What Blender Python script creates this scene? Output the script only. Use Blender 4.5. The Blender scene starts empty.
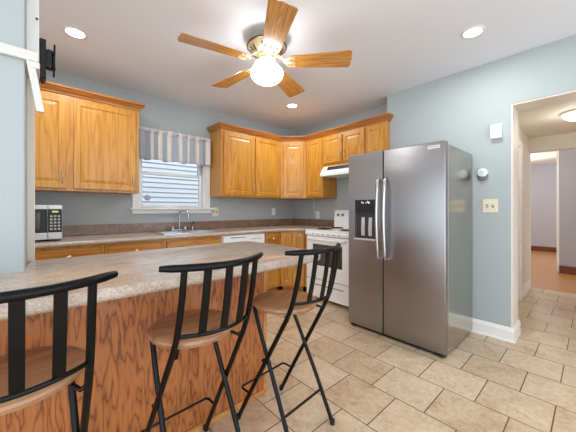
import bpy, bmesh, math, random
from mathutils import Vector, Matrix, noise
PI = math.pi
random.seed(7)
sc = bpy.context.scene
COL = sc.collection

# ------------------------------------------------------------------ camera
F_PX = 276.75; YAW = 0.7345; CAM_H = 1.1834; HORIZON = 209.23
cd = bpy.data.cameras.new('camera'); cam = bpy.data.objects.new('camera', cd); COL.objects.link(cam)
cd.sensor_fit = 'HORIZONTAL'; cd.sensor_width = 36.0
cd.lens = 36.0 * F_PX / 576.0
cd.shift_y = (HORIZON - 216.0) / 576.0
cd.clip_start = 0.02
cam.location = (0, 0, CAM_H); cam.rotation_euler = (PI/2, 0, -YAW)
sc.camera = cam

# ------------------------------------------------------------------ world, sun, exposure
sc.view_settings.view_transform = 'Standard'
sc.view_settings.look = 'None'
sc.view_settings.gamma = 1.0
sc.view_settings.use_curve_mapping = False
sc.view_settings.exposure = 0.62
LIGHT_RECESSED = 6.5
LIGHT_FAN = 11.0
LIGHT_HALL = 2.6
w = bpy.data.worlds.new('world'); sc.world = w; w.use_nodes = True
bg = w.node_tree.nodes['Background']
bg.inputs['Color'].default_value = (0.83, 0.92, 1.0, 1)
bg.inputs['Strength'].default_value = 1.95
sd = bpy.data.lights.new('sun', 'SUN'); sd.energy = 0.5; sd.angle = 0.2; sd.color = (1, 0.97, 0.93)
sun = bpy.data.objects.new('sun', sd); COL.objects.link(sun)
sun.rotation_euler = (math.radians(38), 0, math.radians(8))
sc.cycles.max_bounces = 10; sc.cycles.diffuse_bounces = 6; sc.cycles.glossy_bounces = 5
sc.cycles.caustics_reflective = False; sc.cycles.caustics_refractive = False
sc.cycles.sample_clamp_indirect = 6.0

# ------------------------------------------------------------------ materials
def lin(c):
    return tuple(((x/255.0)/12.92 if x/255.0 <= 0.04045 else ((x/255.0+0.055)/1.055)**2.4) for x in c) + (1.0,)

def mat(name, col, rough=0.5, metal=0.0, spec=0.5, emit=None, estr=0.0, coat=0.0, trans=0.0):
    m = bpy.data.materials.new(name); m.use_nodes = True
    b = m.node_tree.nodes['Principled BSDF']
    b.inputs['Base Color'].default_value = lin(col)
    b.inputs['Roughness'].default_value = rough
    b.inputs['Metallic'].default_value = metal
    b.inputs['Specular IOR Level'].default_value = spec
    b.inputs['Coat Weight'].default_value = coat
    b.inputs['Transmission Weight'].default_value = trans
    if emit:
        b.inputs['Emission Color'].default_value = lin(emit); b.inputs['Emission Strength'].default_value = estr
    return m

class NT:
    def __init__(s, m): s.t = m.node_tree; s.n = s.t.nodes; s.l = s.t.links; s.b = s.n['Principled BSDF']
    def add(s, typ, **kw):
        n = s.n.new(typ)
        for k, v in kw.items(): setattr(n, k, v)
        return n
    def link(s, a, b): s.l.new(a, b)
    def coords(s, scale=(1,1,1), kind='Object', rnd=0.0, rot=(0,0,0), loc=(0,0,0)):
        tc = s.add('ShaderNodeTexCoord'); mp = s.add('ShaderNodeMapping')
        mp.inputs['Scale'].default_value = scale; mp.inputs['Rotation'].default_value = rot; mp.inputs['Location'].default_value = loc
        out = tc.outputs[kind]
        if rnd:
            oi = s.add('ShaderNodeObjectInfo'); mu = s.add('ShaderNodeMath', operation='MULTIPLY'); mu.inputs[1].default_value = rnd
            ad = s.add('ShaderNodeVectorMath', operation='ADD')
            s.link(oi.outputs['Random'], mu.inputs[0]); s.link(out, ad.inputs[0]); s.link(mu.outputs[0], ad.inputs[1]); out = ad.outputs[0]
        s.link(out, mp.inputs['Vector']); return mp.outputs['Vector']
    def noise(s, vec, scale, detail=4, rough=0.5, dist=0.0):
        n = s.add('ShaderNodeTexNoise'); n.inputs['Scale'].default_value = scale; n.inputs['Detail'].default_value = detail
        n.inputs['Roughness'].default_value = rough; n.inputs['Distortion'].default_value = dist
        s.link(vec, n.inputs['Vector']); return n.outputs['Fac']
    def ramp(s, fac, stops):
        r = s.add('ShaderNodeValToRGB'); e = r.color_ramp.elements
        while len(e) > 1: e.remove(e[0])
        e[0].position = stops[0][0]; e[0].color = lin(stops[0][1]) if len(stops[0][1]) == 3 else stops[0][1]
        for p, c in stops[1:]:
            x = e.new(p); x.color = lin(c)
        s.link(fac, r.inputs['Fac']); return r.outputs['Color']
    def mix(s, fac, a, b, mode='MIX'):
        n = s.add('ShaderNodeMix', data_type='RGBA', blend_type=mode)
        if isinstance(fac, (int, float)): n.inputs[0].default_value = fac
        else: s.link(fac, n.inputs[0])
        for i, v in ((6, a), (7, b)):
            if isinstance(v, tuple): n.inputs[i].default_value = v
            else: s.link(v, n.inputs[i])
        return n.outputs[2]
    def math(s, op, a, b=None):
        n = s.add('ShaderNodeMath', operation=op)
        for i, v in ((0, a), (1, b)):
            if v is None: continue
            if isinstance(v, (int, float)): n.inputs[i].default_value = v
            else: s.link(v, n.inputs[i])
        return n.outputs[0]
    def color(s, c): s.link(c, s.b.inputs['Base Color'])
    def bump(s, h, strength=0.2, dist=0.01):
        n = s.add('ShaderNodeBump'); n.inputs['Strength'].default_value = strength; n.inputs['Distance'].default_value = dist
        s.link(h, n.inputs['Height']); s.link(n.outputs['Normal'], s.b.inputs['Normal'])

def wood(name, light, mid, dark, axis='Z', rough=0.35, rings=6.0, fine=0.45, coat=0.15, wave=0.8, wide=11.0, sharp=0.3):
    """flat-sawn grain: contour lines of a stretched noise, plus fine pores along the grain"""
    m = mat(name, mid, rough, coat=coat); t = NT(m)
    k = {'X': 0, 'Y': 1, 'Z': 2}[axis]
    sc1 = [wide]*3; sc1[k] = wave
    sc2 = [70, 70, 70]; sc2[k] = 2.5
    v1 = t.coords(tuple(sc1), rnd=37.0); v2 = t.coords(tuple(sc2), rnd=19.0)
    n1 = t.noise(v1, 1.0, 2.5, 0.45)
    saw = t.math('FRACT', t.math('MULTIPLY', n1, rings))
    tri = t.math('ABSOLUTE', t.math('SUBTRACT', saw, 0.5))
    tri = t.math('MULTIPLY', tri, 2.0)
    c1 = t.ramp(tri, [(0.0, dark), (sharp, mid), (0.8, light), (1.0, light)])
    n2 = t.noise(v2, 1.0, 3, 0.6)
    c2 = t.ramp(n2, [(0.25, dark), (0.5, mid), (0.8, light)])
    t.color(t.mix(fine, c1, c2))
    t.bump(n2, 0.06, 0.002)
    return m

M = {}
M['wall_blue'] = mat('painted wall blue grey', (173, 180, 180), 0.6, spec=0.3)
t = NT(M['wall_blue']); t.bump(t.noise(t.coords(), 180, 2), 0.05, 0.001)
M['ceiling'] = mat('ceiling paint', (234, 236, 242), 0.8, spec=0.2)
M['white_trim'] = mat('white trim paint', (236, 234, 230), 0.35)
M['cream'] = mat('cream paint', (226, 216, 202), 0.5)
M['hall_ceiling'] = mat('hall ceiling paint', (228, 222, 210), 0.7)
M['grey_wall'] = mat('grey lilac paint', (172, 172, 178), 0.7)
M['niche'] = mat('dark dispenser niche', (58, 55, 55), 0.3)
M['dark_base'] = mat('stained dark baseboard', (110, 52, 30), 0.4)
M['oak_v'] = wood('honey oak upright grain', (208, 150, 62), (196, 134, 46), (168, 104, 32), 'Z')
M['oak_h'] = wood('honey oak level grain', (200, 138, 58), (184, 120, 42), (152, 88, 28), 'X')
M['oak_dark'] = wood('honey oak crown', (184, 118, 52), (164, 98, 40), (130, 70, 26), 'X')
M['oak_y'] = wood('honey oak crown side', (184, 118, 52), (164, 98, 40), (130, 70, 26), 'Y')
M['ply'] = wood('plywood oak panel', (182, 114, 62), (162, 95, 47), (96, 46, 17), 'Z', rough=0.45, rings=6.5, fine=0.25, coat=0.05, wave=3.4, wide=20.0, sharp=0.26)
M['ply_trim'] = wood('oak base trim', (206, 150, 92), (192, 130, 74), (156, 96, 50), 'X', rough=0.4)
M['seat_wood'] = wood('bar stool seat wood', (176, 132, 98), (160, 114, 80), (126, 84, 56), 'X', rough=0.32, rings=4, coat=0.3, wave=1.2, wide=7)
M['blade'] = wood('fan blade oak', (224, 166, 90), (202, 138, 64), (144, 86, 34), 'X', rough=0.25, rings=12, fine=0.5, coat=0.4, wave=0.8, wide=22, sharp=0.4)
M['hall_wood'] = wood('hardwood strip floor', (206, 150, 90), (190, 130, 70), (154, 96, 48), 'Y', rough=0.3, rings=14)
M['black'] = mat('black powder coated steel', (6, 6, 7), 0.3, spec=0.2, coat=0.0)
M['rubber'] = mat('black rubber', (18, 18, 18), 0.7)
M['black_plastic'] = mat('black plastic', (24, 24, 26), 0.4)
M['black_glass'] = mat('dark oven glass', (62, 57, 50), 0.1)
M['white_enamel'] = mat('white enamel', (240, 240, 238), 0.22)
M['white_plastic'] = mat('white plastic', (238, 238, 234), 0.4)
M['ivory'] = mat('ivory plastic', (226, 214, 188), 0.4)
M['grey_plastic'] = mat('grey plastic', (120, 122, 125), 0.5)
M['chrome'] = mat('chrome', (170, 172, 176), 0.15, 1.0)
M['handle_steel'] = mat('polished handle steel', (186, 186, 188), 0.24, 1.0)
M['sink_steel'] = mat('sink steel', (200, 203, 208), 0.25, 1.0)
M['pewter'] = mat('antique brass pull', (208, 188, 152), 0.3, 0.7)
M['knob'] = mat('polished brass knob', (235, 215, 165), 0.2, 1.0)
M['fan_brass'] = mat('antique cream gold fan metal', (230, 216, 180), 0.3, 0.7)
M['fan_dark'] = mat('aged bronze fan detail', (92, 72, 44), 0.35, 0.9)  # dark bronze of the motor band, slots and chain
M['globe'] = mat('lit frosted glass globe', (255, 250, 240), 0.3, emit=(247, 251, 255), estr=LIGHT_FAN)
M['lens'] = mat('lit downlight lens', (255, 255, 250), 0.4, emit=(255, 250, 240), estr=9.0)
M['hall_lens'] = mat('lit hall light glass', (255, 255, 250), 0.4, emit=(255, 246, 232), estr=4.0)
M['siding'] = mat('white vinyl siding', (172, 176, 182), 0.6)
M['sash'] = mat('white vinyl sash', (236, 236, 236), 0.35)
M['glass'] = mat('window glass', (255, 255, 255), 0.0, trans=1.0, spec=0.2)
M['glass'].node_tree.nodes['Principled BSDF'].inputs['IOR'].default_value = 1.05
M['valance_grey'] = mat('valance grey blue cloth', (168, 175, 186), 0.9, spec=0.1)
M['valance_cream'] = mat('valance cream cloth', (226, 218, 208), 0.9, spec=0.1)
M['sticker'] = mat('round sun catcher', (178, 172, 190), 0.4)
M['screen_green'] = mat('lit green display', (60, 80, 30), 0.4, emit=(176, 220, 70), estr=0.8)
M['icon'] = mat('lit panel icons', (230, 230, 230), 0.4, emit=(235, 235, 235), estr=0.6)
M['buttons'] = mat('pale printed buttons', (180, 182, 176), 0.5)
M['tv_mount'] = mat('black bracket metal', (26, 25, 27), 0.4, 0.3)
M['raceway'] = mat('off white cable cover', (214, 212, 204), 0.45)
M['screw'] = mat('dark screw heads', (80, 80, 82), 0.4, 0.8)
M['beige_base'] = mat('black base grille', (30, 29, 29), 0.6)  # the grille's own black

# stainless with fine brushing
def steel(name, col, axis, rough, aniso=0.6):
    m = mat(name, col, rough, 1.0); t = NT(m)
    s_ = [4, 4, 900]
    if axis == 'Y': s_ = [4, 4, 900]
    n = t.noise(t.coords(tuple(s_)), 1.0, 2)
    r = t.add('ShaderNodeMapRange'); r.inputs['To Min'].default_value = rough-0.05; r.inputs['To Max'].default_value = rough+0.07
    t.link(n, r.inputs['Value']); t.link(r.outputs[0], t.b.inputs['Roughness'])
    tg = t.add('ShaderNodeTangent', direction_type='RADIAL', axis='Z'); t.link(tg.outputs[0], t.b.inputs['Tangent'])
    t.b.inputs['Anisotropic'].default_value = 0.7
    t.bump(n, 0.03, 0.0005)
    return m
M['steel'] = steel('brushed stainless door', (158, 156, 157), 'Y', 0.33)
M['steel_side'] = mat('grey painted cabinet steel', (176, 171, 162), 0.2, 0.95)
M['silver_plastic'] = mat('silver plastic', (205, 205, 204), 0.35, 0.4)

# laminate counter: tan mottled with flecks
def laminate(name, cols, fleck):
    m = mat(name, cols[1], 0.24, coat=0.2); t = NT(m)
    v = t.coords((1, 1, 1)); v2 = t.coords((1, 3.0, 1))
    a = t.noise(v2, 9, 6, 0.65, 0.6); b = t.noise(v, 130, 3, 0.7)
    c = t.ramp(a, [(0.3, cols[0]), (0.5, cols[1]), (0.7, cols[2])])
    d = t.ramp(b, [(0.42, fleck), (0.52, cols[1]), (0.66, cols[2])])
    t.color(t.mix(0.42, c, d)); return m
M['counter'] = laminate('tan laminate worktop', ((166, 146, 126), (188, 170, 152), (206, 192, 178)), (134, 120, 112))
M['splash'] = laminate('brown laminate backsplash', ((122, 94, 76), (140, 112, 92), (162, 134, 114)), (84, 62, 52))

# floor tiles
m = mat('beige ceramic tile', (205, 178, 148), 0.32); M['tile'] = m; t = NT(m)
TILE_X, TILE_Y = 0.3265, 0.340
tc = t.add('ShaderNodeTexCoord'); sep = t.add('ShaderNodeSeparateXYZ'); cmb = t.add('ShaderNodeCombineXYZ')
t.link(tc.outputs['Object'], sep.inputs[0])
t.link(t.math('ADD', sep.outputs['Y'], 40*TILE_Y - 0.155), cmb.inputs[0])
t.link(t.math('ADD', sep.outputs['X'], -2.317 + 20*TILE_X), cmb.inputs[1])
br = t.add('ShaderNodeTexBrick'); t.link(cmb.outputs[0], br.inputs['Vector'])
br.offset = 0.5; br.offset_frequency = 2; br.squash = 1.0
br.inputs['Scale'].default_value = 1.0; br.inputs['Brick Width'].default_value = TILE_Y; br.inputs['Row Height'].default_value = TILE_X
br.inputs['Mortar Size'].default_value = 0.0032; br.inputs['Mortar Smooth'].default_value = 0.1; br.inputs['Bias'].default_value = 0.0
br.inputs['Color1'].default_value = lin((222, 200, 172)); br.inputs['Color2'].default_value = lin((190, 160, 128)); br.inputs['Mortar'].default_value = lin((108, 82, 62))
v = t.coords((1, 1, 1)); a = t.noise(v, 6.0, 6, 0.68, 0.9); b = t.noise(v, 34, 5, 0.75)
c = t.ramp(a, [(0.36, (150, 114, 84)), (0.47, (200, 172, 140)), (0.56, (214, 190, 160)), (0.68, (232, 216, 194))])
d = t.ramp(b, [(0.34, (150, 114, 82)), (0.5, (210, 182, 148)), (0.68, (232, 214, 188))])
c = t.mix(0.48, c, d)
c = t.mix(0.42, c, br.outputs['Color'])
t.color(t.mix(br.outputs['Fac'], c, lin((92, 70, 52))))
inv = t.math('SUBTRACT', 1.0, br.outputs['Fac']); t.bump(inv, 0.35, 0.002)

# ------------------------------------------------------------------ mesh helpers
class MB:
    def __init__(s): s.bm = bmesh.new()
    def box(s, x0, x1, y0, y1, z0, z1, bev=0.0, seg=2, mi=0):
        r = bmesh.ops.create_cube(s.bm, size=1.0); vs = r['verts']
        for v in vs:
            v.co = Vector(((x0+x1)/2 + v.co.x*(x1-x0), (y0+y1)/2 + v.co.y*(y1-y0), (z0+z1)/2 + v.co.z*(z1-z0)))
        fs = set(f for v in vs for f in v.link_faces)
        if bev > 0:
            es = list(set(e for v in vs for e in v.link_edges))
            r2 = bmesh.ops.bevel(s.bm, geom=es, offset=bev, segments=seg, profile=0.5, affect='EDGES')
            fs |= set(r2['faces'])
        for f in fs:
            if f.is_valid: f.material_index = mi
        return s
    def prism(s, poly, z0, z1, bev=0.0, seg=3, axis='Z', mi=0):
        def P(a, b, c):
            return {'Z': (a, b, c), 'Y': (a, c, b), 'X': (c, a, b)}[axis]
        lo = [s.bm.verts.new(P(x, y, z0)) for x, y in poly]; hi = [s.bm.verts.new(P(x, y, z1)) for x, y in poly]
        n = len(poly); fs = [s.bm.faces.new(lo[::-1]), s.bm.faces.new(hi)]
        for i in range(n): fs.append(s.bm.faces.new((lo[i], lo[(i+1) % n], hi[(i+1) % n], hi[i])))
        if bev > 0:
            es = list(set(e for f in fs[:2] for e in f.edges))
            bmesh.ops.bevel(s.bm, geom=es, offset=bev, segments=seg, profile=0.5, affect='EDGES')
        return s
    def tube(s, pts, r, n=10, closed=False, cap=True, flat=None):
        pts = [Vector(p) for p in pts]; k = len(pts)
        rad = r if isinstance(r, (list, tuple)) else [r]*k
        rings = []; up = None
        for i, p in enumerate(pts):
            if closed: d = pts[(i+1) % k] - pts[i-1]
            elif i == 0: d = pts[1]-pts[0]
            elif i == k-1: d = pts[-1]-pts[-2]
            else: d = (pts[i+1]-p).normalized() + (p-pts[i-1]).normalized()
            d.normalize()
            if up is None:
                up = Vector((0, 0, 1)) if abs(d.z) < 0.9 else Vector((0, 1, 0))
            a = d.cross(up).normalized(); b = a.cross(d).normalized(); up = b
            rx = rad[i]; ry = rad[i]*(flat or 1.0)
            rings.append([s.bm.verts.new(p + a*rx*math.cos(2*PI*j/n) + b*ry*math.sin(2*PI*j/n)) for j in range(n)])
        m_ = k if closed else k-1
        for i in range(m_):
            A, B = rings[i], rings[(i+1) % k]
            for j in range(n): s.bm.faces.new((A[j], A[(j+1) % n], B[(j+1) % n], B[j]))
        if cap and not closed:
            s.bm.faces.new(rings[0][::-1]); s.bm.faces.new(rings[-1])
        return s
    def bar(s, pts, wdir, wd, th):
        """flat rectangular bar along pts; wdir = width direction"""
        pts = [Vector(p) for p in pts]; W = Vector(wdir).normalized(); k = len(pts); R = []
        for i, p in enumerate(pts):
            d = (pts[min(i+1, k-1)] - pts[max(i-1, 0)]).normalized(); nn = d.cross(W).normalized()
            R.append([s.bm.verts.new(p + W*wd*a/2 + nn*th*b/2) for a, b in ((-1,-1),(1,-1),(1,1),(-1,1))])
        for i in range(k-1):
            for j in range(4): s.bm.faces.new((R[i][j], R[i][(j+1) % 4], R[i+1][(j+1) % 4], R[i+1][j]))
        s.bm.faces.new(R[0][::-1]); s.bm.faces.new(R[-1]); return s
    def lathe(s, prof, n=32, c=(0,0,0), axis='Z', cap=True):
        """prof: (radius, height); closed at both ends when the radius is 0"""
        def P(x, y, z):
            q = {'Z': (x, y, z), 'Y': (x, z, y), 'X': (z, x, y), '-Y': (x, -z, y), '-X': (-z, x, y)}[axis]
            return Vector(q) + Vector(c)
        rings = []
        for r, z in prof:
            if r < 1e-6: rings.append([s.bm.verts.new(P(0, 0, z))])
            else: rings.append([s.bm.verts.new(P(r*math.cos(2*PI*j/n), r*math.sin(2*PI*j/n), z)) for j in range(n)])
        for A, B in zip(rings, rings[1:]):
            for j in range(n):
                if len(A) == 1 and len(B) == 1: continue
                if len(A) == 1: s.bm.faces.new((A[0], B[(j+1) % n], B[j]))
                elif len(B) == 1: s.bm.faces.new((A[j], A[(j+1) % n], B[0]))
                else: s.bm.faces.new((A[j], A[(j+1) % n], B[(j+1) % n], B[j]))
        if cap and len(rings[0]) > 1: s.bm.faces.new(rings[0][::-1])
        if cap and len(rings[-1]) > 1: s.bm.faces.new(rings[-1])
        return s
    def loops(s, x0, x1, z0, z1, prof, y0=0.0):
        """nested rectangles in the XZ plane facing -Y: prof = [(inset, y)], last one is capped"""
        R = []
        for i, y in prof:
            R.append([s.bm.verts.new((a, y0+y, b)) for a, b in ((x0+i, z0+i), (x1-i, z0+i), (x1-i, z1-i), (x0+i, z1-i))])
        s.bm.faces.new(R[0][::-1])
        for A, B in zip(R, R[1:]):
            for j in range(4): s.bm.faces.new((A[j], A[(j+1) % 4], B[(j+1) % 4], B[j]))
        s.bm.faces.new(R[-1]); return s
    def sweep(s, secs):
        """secs: list of equal-length closed vertex loops, capped"""
        R = [[s.bm.verts.new(p) for p in sec] for sec in secs]; n = len(R[0])
        for A, B in zip(R, R[1:]):
            for j in range(n): s.bm.faces.new((A[j], A[(j+1) % n], B[(j+1) % n], B[j]))
        s.bm.faces.new(R[0][::-1]); s.bm.faces.new(R[-1]); return s
    def build(s, name, material, parent=None, loc=None, rotz=0.0, smooth=False):
        bmesh.ops.recalc_face_normals(s.bm, faces=s.bm.faces[:])
        me = bpy.data.meshes.new(name); s.bm.to_mesh(me); s.bm.free()
        for mm in (material if isinstance(material, (list, tuple)) else [material]): me.materials.append(mm)
        if smooth:
            for p in me.polygons: p.use_smooth = True
            me.set_sharp_from_angle(angle=math.radians(40))
        o = bpy.data.objects.new(name, me); COL.objects.link(o)
        if parent is not None: o.parent = parent
        if loc is not None: o.location = loc
        if rotz: o.rotation_euler = (0, 0, rotz)
        return o

def tag(o, label=None, cat=None, group=None, kind=None):
    if label: o['label'] = label
    if cat: o['category'] = cat
    if group: o['group'] = group
    if kind: o['kind'] = kind
    return o
def thing(name, label, cat, loc=(0,0,0), rotz=0.0, group=None):
    o = bpy.data.objects.new(name, None); COL.objects.link(o); o.empty_display_size = 0.05
    o.location = loc; o.rotation_euler = (0, 0, rotz)
    return tag(o, label, cat, group)
def struct(name, mb, m, **k):
    return tag(mb.build(name, m, **k), kind='structure')
def copy_tree(o, parent=None):
    c = o.copy(); COL.objects.link(c)
    if parent is not None: c.parent = parent
    for ch in list(o.children): copy_tree(ch, c)
    return c
def arc(cx, cy, r, a0, a1, n=6):
    return [(cx + r*math.cos(a0+(a1-a0)*i/n), cy + r*math.sin(a0+(a1-a0)*i/n)) for i in range(n+1)]

# ------------------------------------------------------------------ room dimensions
YB = 3.573; XS = 3.379; XR = 3.128; CEIL = 2.5547; JOG = 1.68; YJ = 0.4986
XL = -1.15; YE = -0.55; HEAD = 2.12; HX0, HX1 = 3.40, 5.55; HCEIL = 2.26
REAR = -2.0; LEFT = -2.3

# floors, ceilings
struct('floor_tiled', MB().box(LEFT, HX1, REAR, YB+0.12, -0.08, 0.0), M['tile'])
struct('floor_wood', MB().box(HX1, 10.8, -2.2, 2.2, -0.08, 0.0), M['hall_wood'])
struct('ceiling_kitchen', MB().box(LEFT, XS+0.12, REAR, YB+0.12, CEIL, CEIL+0.12), M['ceiling'])
struct('ceiling_hall', MB().box(HX0, HX1, -0.9, 0.76, HCEIL, HCEIL+0.1), M['hall_ceiling'])
struct('ceiling_far_room', MB().box(HX1, 10.8, -2.2, 2.2, 2.44, 2.54), M['hall_ceiling'])
# back wall with a window hole
WX0, WX1, WZ0, WZ1 = 0.875, 1.69, 1.20, 2.08
b = MB(); b.box(XL-0.12, WX0, YB, YB+0.14, 0, CEIL).box(WX1, XS+0.12, YB, YB+0.14, 0, CEIL)
b.box(WX0, WX1, YB, YB+0.14, 0, WZ0).box(WX0, WX1, YB, YB+0.14, WZ1, CEIL)
struct('wall_back', b, M['wall_blue'])
struct('wall_stove', MB().box(XS, XS+0.12, JOG-0.1, YB, 0, CEIL), M['wall_blue'])
b = MB(); b.box(XR, HX0, YJ, JOG, 0, CEIL)
b.box(XR, HX0, YE, YJ, HEAD, CEIL); b.box(XR, HX0, REAR, YE, 0, CEIL)
struct('wall_right', b, M['wall_blue'])
# cream lining of the opening
b = MB(); b.box(XR+0.006, HX0, YJ-0.012, YJ, 0, HEAD); b.box(XR+0.006, HX0, YE, YJ-0.012, HEAD-0.012, HEAD)
struct('trim_opening', b, M['cream'])
b = MB(); b.box(XL-0.12, XL, 2.0, 2.1, 0, CEIL).box(XL-0.12, XL, 2.9, YB, 0, CEIL).box(XL-0.12, XL, 2.1, 2.9, 2.3, CEIL)
struct('wall_kitchen_end', b, M['wall_blue'])      # unseen opening added to let in daylight, behind the partition
# the partition the peninsula meets
PX = -0.042
struct('wall_partition', MB().box(-1.6, PX, 1.66, 2.0, 0, CEIL, 0.006, 2), M['wall_blue'])
struct('trim_partition', MB().box(-0.30, -0.0125, 2.0, 2.03, 0, CEIL, 0.002, 1), M['cream'])
# hall walls
HL = 0.66
b = MB(); b.box(HX0, HX1, HL, HL+0.1, 0, HCEIL); struct('wall_hall', b, M['cream'])
b = MB(); b.box(HX0, HX1, -0.9, -0.8, 0, HCEIL); struct('wall_hall_right', b, M['cream'])
b = MB(); b.box(HX1, HX1+0.12, 0.66, 2.2, 0, 2.54).box(HX1, HX1+0.12, -0.72, 0.66, 2.045, 2.54).box(HX1, HX1+0.12, -2.2, -0.72, 0, 2.54)
struct('wall_hall_end', b, M['hall_ceiling'])
struct('wall_far_room', MB().box(10.6, 10.7, -2.2, 2.2, 0, 2.54), M['grey_wall'])
b = MB(); b.box(7.2, 7.32, -2.2, 0.46, 0, 2.44); struct('wall_far_side', b, M['grey_wall'])
struct('trim_far_corner', MB().box(7.185, 7.335, 0.44, 0.475, 0.0, 2.44, 0.003, 1), M['white_trim'])
struct('baseboard_far_room', MB().box(10.575, 10.6, -1.0, 2.2, 0, 0.13, 0.004, 1), M['dark_base'])
struct('baseboard_far_side', MB().box(7.17, 7.2, -2.2, 0.44, 0, 0.14, 0.004, 1), M['dark_base'])
struct('wall_far_room_left', MB().box(HX1, 10.7, 2.1, 2.2, 0, 2.44), M['grey_wall'])

def baseboard_profile(h, t=0.014):
    return [(0, 0), (t+0.004, 0), (t+0.004, 0.012), (t+0.002, 0.018), (t, 0.02), (t, h-0.03), (t-0.004, h-0.022), (t-0.008, h-0.006), (t-0.012, h), (0, h)]
def baseboard(name, path, h, m):
    """path: list of ((x,y),(nx,ny)) wall points with outward offset direction (mitred)"""
    pr = baseboard_profile(h)
    secs = [[(p[0]+n[0]*d, p[1]+n[1]*d, z) for d, z in pr] for p, n in path]
    return struct(name, MB().sweep(secs), m)
baseboard('baseboard_right', [((XR, JOG-0.01), (-1, 0)), ((XR, YJ-0.012), (-1, -1)), ((HX0+0.02, YJ-0.012), (0, -1))], 0.128, M['white_trim'])
baseboard('baseboard_hall', [((4.74, HL), (0, -1)), ((HX1, HL), (0, -1))], 0.128, M['white_trim'])
baseboard('baseboard_right_near', [((XR, YE), (-1, 0)), ((XR, REAR), (-1, 0))], 0.128, M['white_trim'])

# hall side door
d = tag(MB().box(4.00, 4.62, HL-0.012, HL+0.004, 0.01, 1.98, 0.002, 1).build('door_1', M['white_trim']), kind='structure')
b = MB(); b.box(3.90, 4.00, HL-0.028, HL, 0, 2.06, 0.004).box(4.62, 4.74, HL-0.028, HL, 0, 2.06, 0.004).box(4.00, 4.62, HL-0.028, HL, 1.98, 2.06, 0.004)
b.build('door_frame', M['white_trim'], d)

# ------------------------------------------------------------------ window
wn = tag(bpy.data.objects.new('window_1', None), kind='structure'); COL.objects.link(wn); wn.location = (0, 0, 0)
b = MB(); cw = 0.072
b.box(WX0-cw, WX0, YB-0.022, YB, 1.185, WZ1+cw, 0.004).box(WX1, WX1+cw, YB-0.022, YB, 1.185, WZ1+cw, 0.004).box(WX0, WX1, YB-0.022, YB, WZ1, WZ1+cw, 0.004)
b.build('casing', M['white_trim'], wn)
MB().box(0.775, 1.825, YB-0.065, YB+0.03, 1.178, 1.20, 0.006).build('sill', M['white_trim'], wn)
MB().box(0.80, 1.775, YB-0.022, YB, 1.130, 1.178, 0.004).build('apron', M['white_trim'], wn)
YG = YB+0.10
b = MB(); b.box(WX0, WX0+0.02, YB, YB+0.14, WZ0, WZ1).box(WX1-0.02, WX1, YB, YB+0.14, WZ0, WZ1).box(WX0+0.02, WX1-0.02, YB, YB+0.14, WZ1-0.02, WZ1)
b.build('jamb', M['sash'], wn)
def sash(name, z0, z1, y, fw):
    b = MB(); x0, x1 = WX0+0.02, WX1-0.02
    b.box(x0, x0+fw, y-0.014, y+0.014, z0, z1, 0.003, 1).box(x1-fw, x1, y-0.014, y+0.014, z0, z1, 0.003, 1)
    b.box(x0+fw, x1-fw, y-0.014, y+0.014, z0, z0+fw, 0.003, 1).box(x0+fw, x1-fw, y-0.014, y+0.014, z1-fw, z1, 0.003, 1)
    o = b.build(name, M['sash'], wn)
    MB().box(x0+fw-0.004, x1-fw+0.004, y-0.002, y+0.002, z0+fw-0.004, z1-fw+0.004).build('pane', M['glass'], o)
    return o
sash('lower_sash', 1.20, 1.645, YG-0.03, 0.036)
sash('upper_sash', 1.61, WZ1-0.02, YG+0.004, 0.036)
tag(MB().lathe([(0, 0), (0.034, 0), (0.036, 0.003), (0.030, 0.006), (0.012, 0.008), (0, 0.010)], 24, (0.985, YG-0.032, 1.325), '-Y').build('sun_catcher', M['sticker'], smooth=True),
    'small round lilac-grey disc stuck low on the left side of the window glass', 'window decoration')

# neighbour's siding beyond the window
b = MB(); YN = 6.2; lap = 0.102; prof = [(YN+0.12, 0.0)]
for i in range(44):
    z = i*lap; prof += [(YN-0.022, z), (YN-0.022, z+0.012), (YN-0.001, z+lap-0.014), (YN+0.006, z+lap-0.012)]
prof += [(YN+0.12, 44*lap)]
b.prism(prof, -2.0, 7.0, axis='X')
hs = thing('neighbouring_house', 'white lap-sided wall of the house next door, seen through the window', 'house', (0, 0, -0.9))
b.build('siding', M['siding'], hs)
struct('ground_outside', MB().box(-4, 9, YB+0.14, 9, -0.9, -0.8), M['grey_plastic'])

# ------------------------------------------------------------------ ceiling lights
def downlight(x, y, label):
    t = thing('recessed_light', label, 'ceiling light', (x, y, CEIL), 0, 'recessed ceiling downlights')
    MB().lathe([(0.058, -0.001), (0.080, -0.001), (0.082, -0.005), (0.074, -0.009), (0.060, -0.006), (0.058, -0.001)], 36, cap=False).build('trim_ring', M['white_enamel'], t, smooth=True)
    MB().lathe([(0, -0.0045), (0.060, -0.0045), (0.060, -0.002), (0, -0.002)], 36).build('lens', M['lens'], t)
    ld = bpy.data.lights.new('downlight_glow', 'AREA'); ld.shape = 'DISK'; ld.size = 0.11; ld.energy = LIGHT_RECESSED; ld.color = (0.95, 0.98, 1)
    lo = bpy.data.objects.new('downlight_glow', ld); COL.objects.link(lo); lo.parent = t; lo.location = (0, 0, -0.014)
    return t
downlight(0.214, 2.70, 'round recessed ceiling light above the left oak wall cabinet')
downlight(2.497, 2.68, 'round recessed ceiling light over the kitchen corner, behind the fan')
downlight(2.497, 0.63, 'round recessed ceiling light in front of the refrigerator and doorway')
hl = thing('hall_ceiling_light', 'glowing flush dome light on the hall ceiling beyond the doorway', 'ceiling light', (4.42, 0.11, HCEIL))
MB().lathe([(0, -0.001), (0.15, -0.001), (0.155, -0.02), (0.14, -0.025), (0, -0.025)], 32).build('base_plate', M['white_enamel'], hl, smooth=True)
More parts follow.
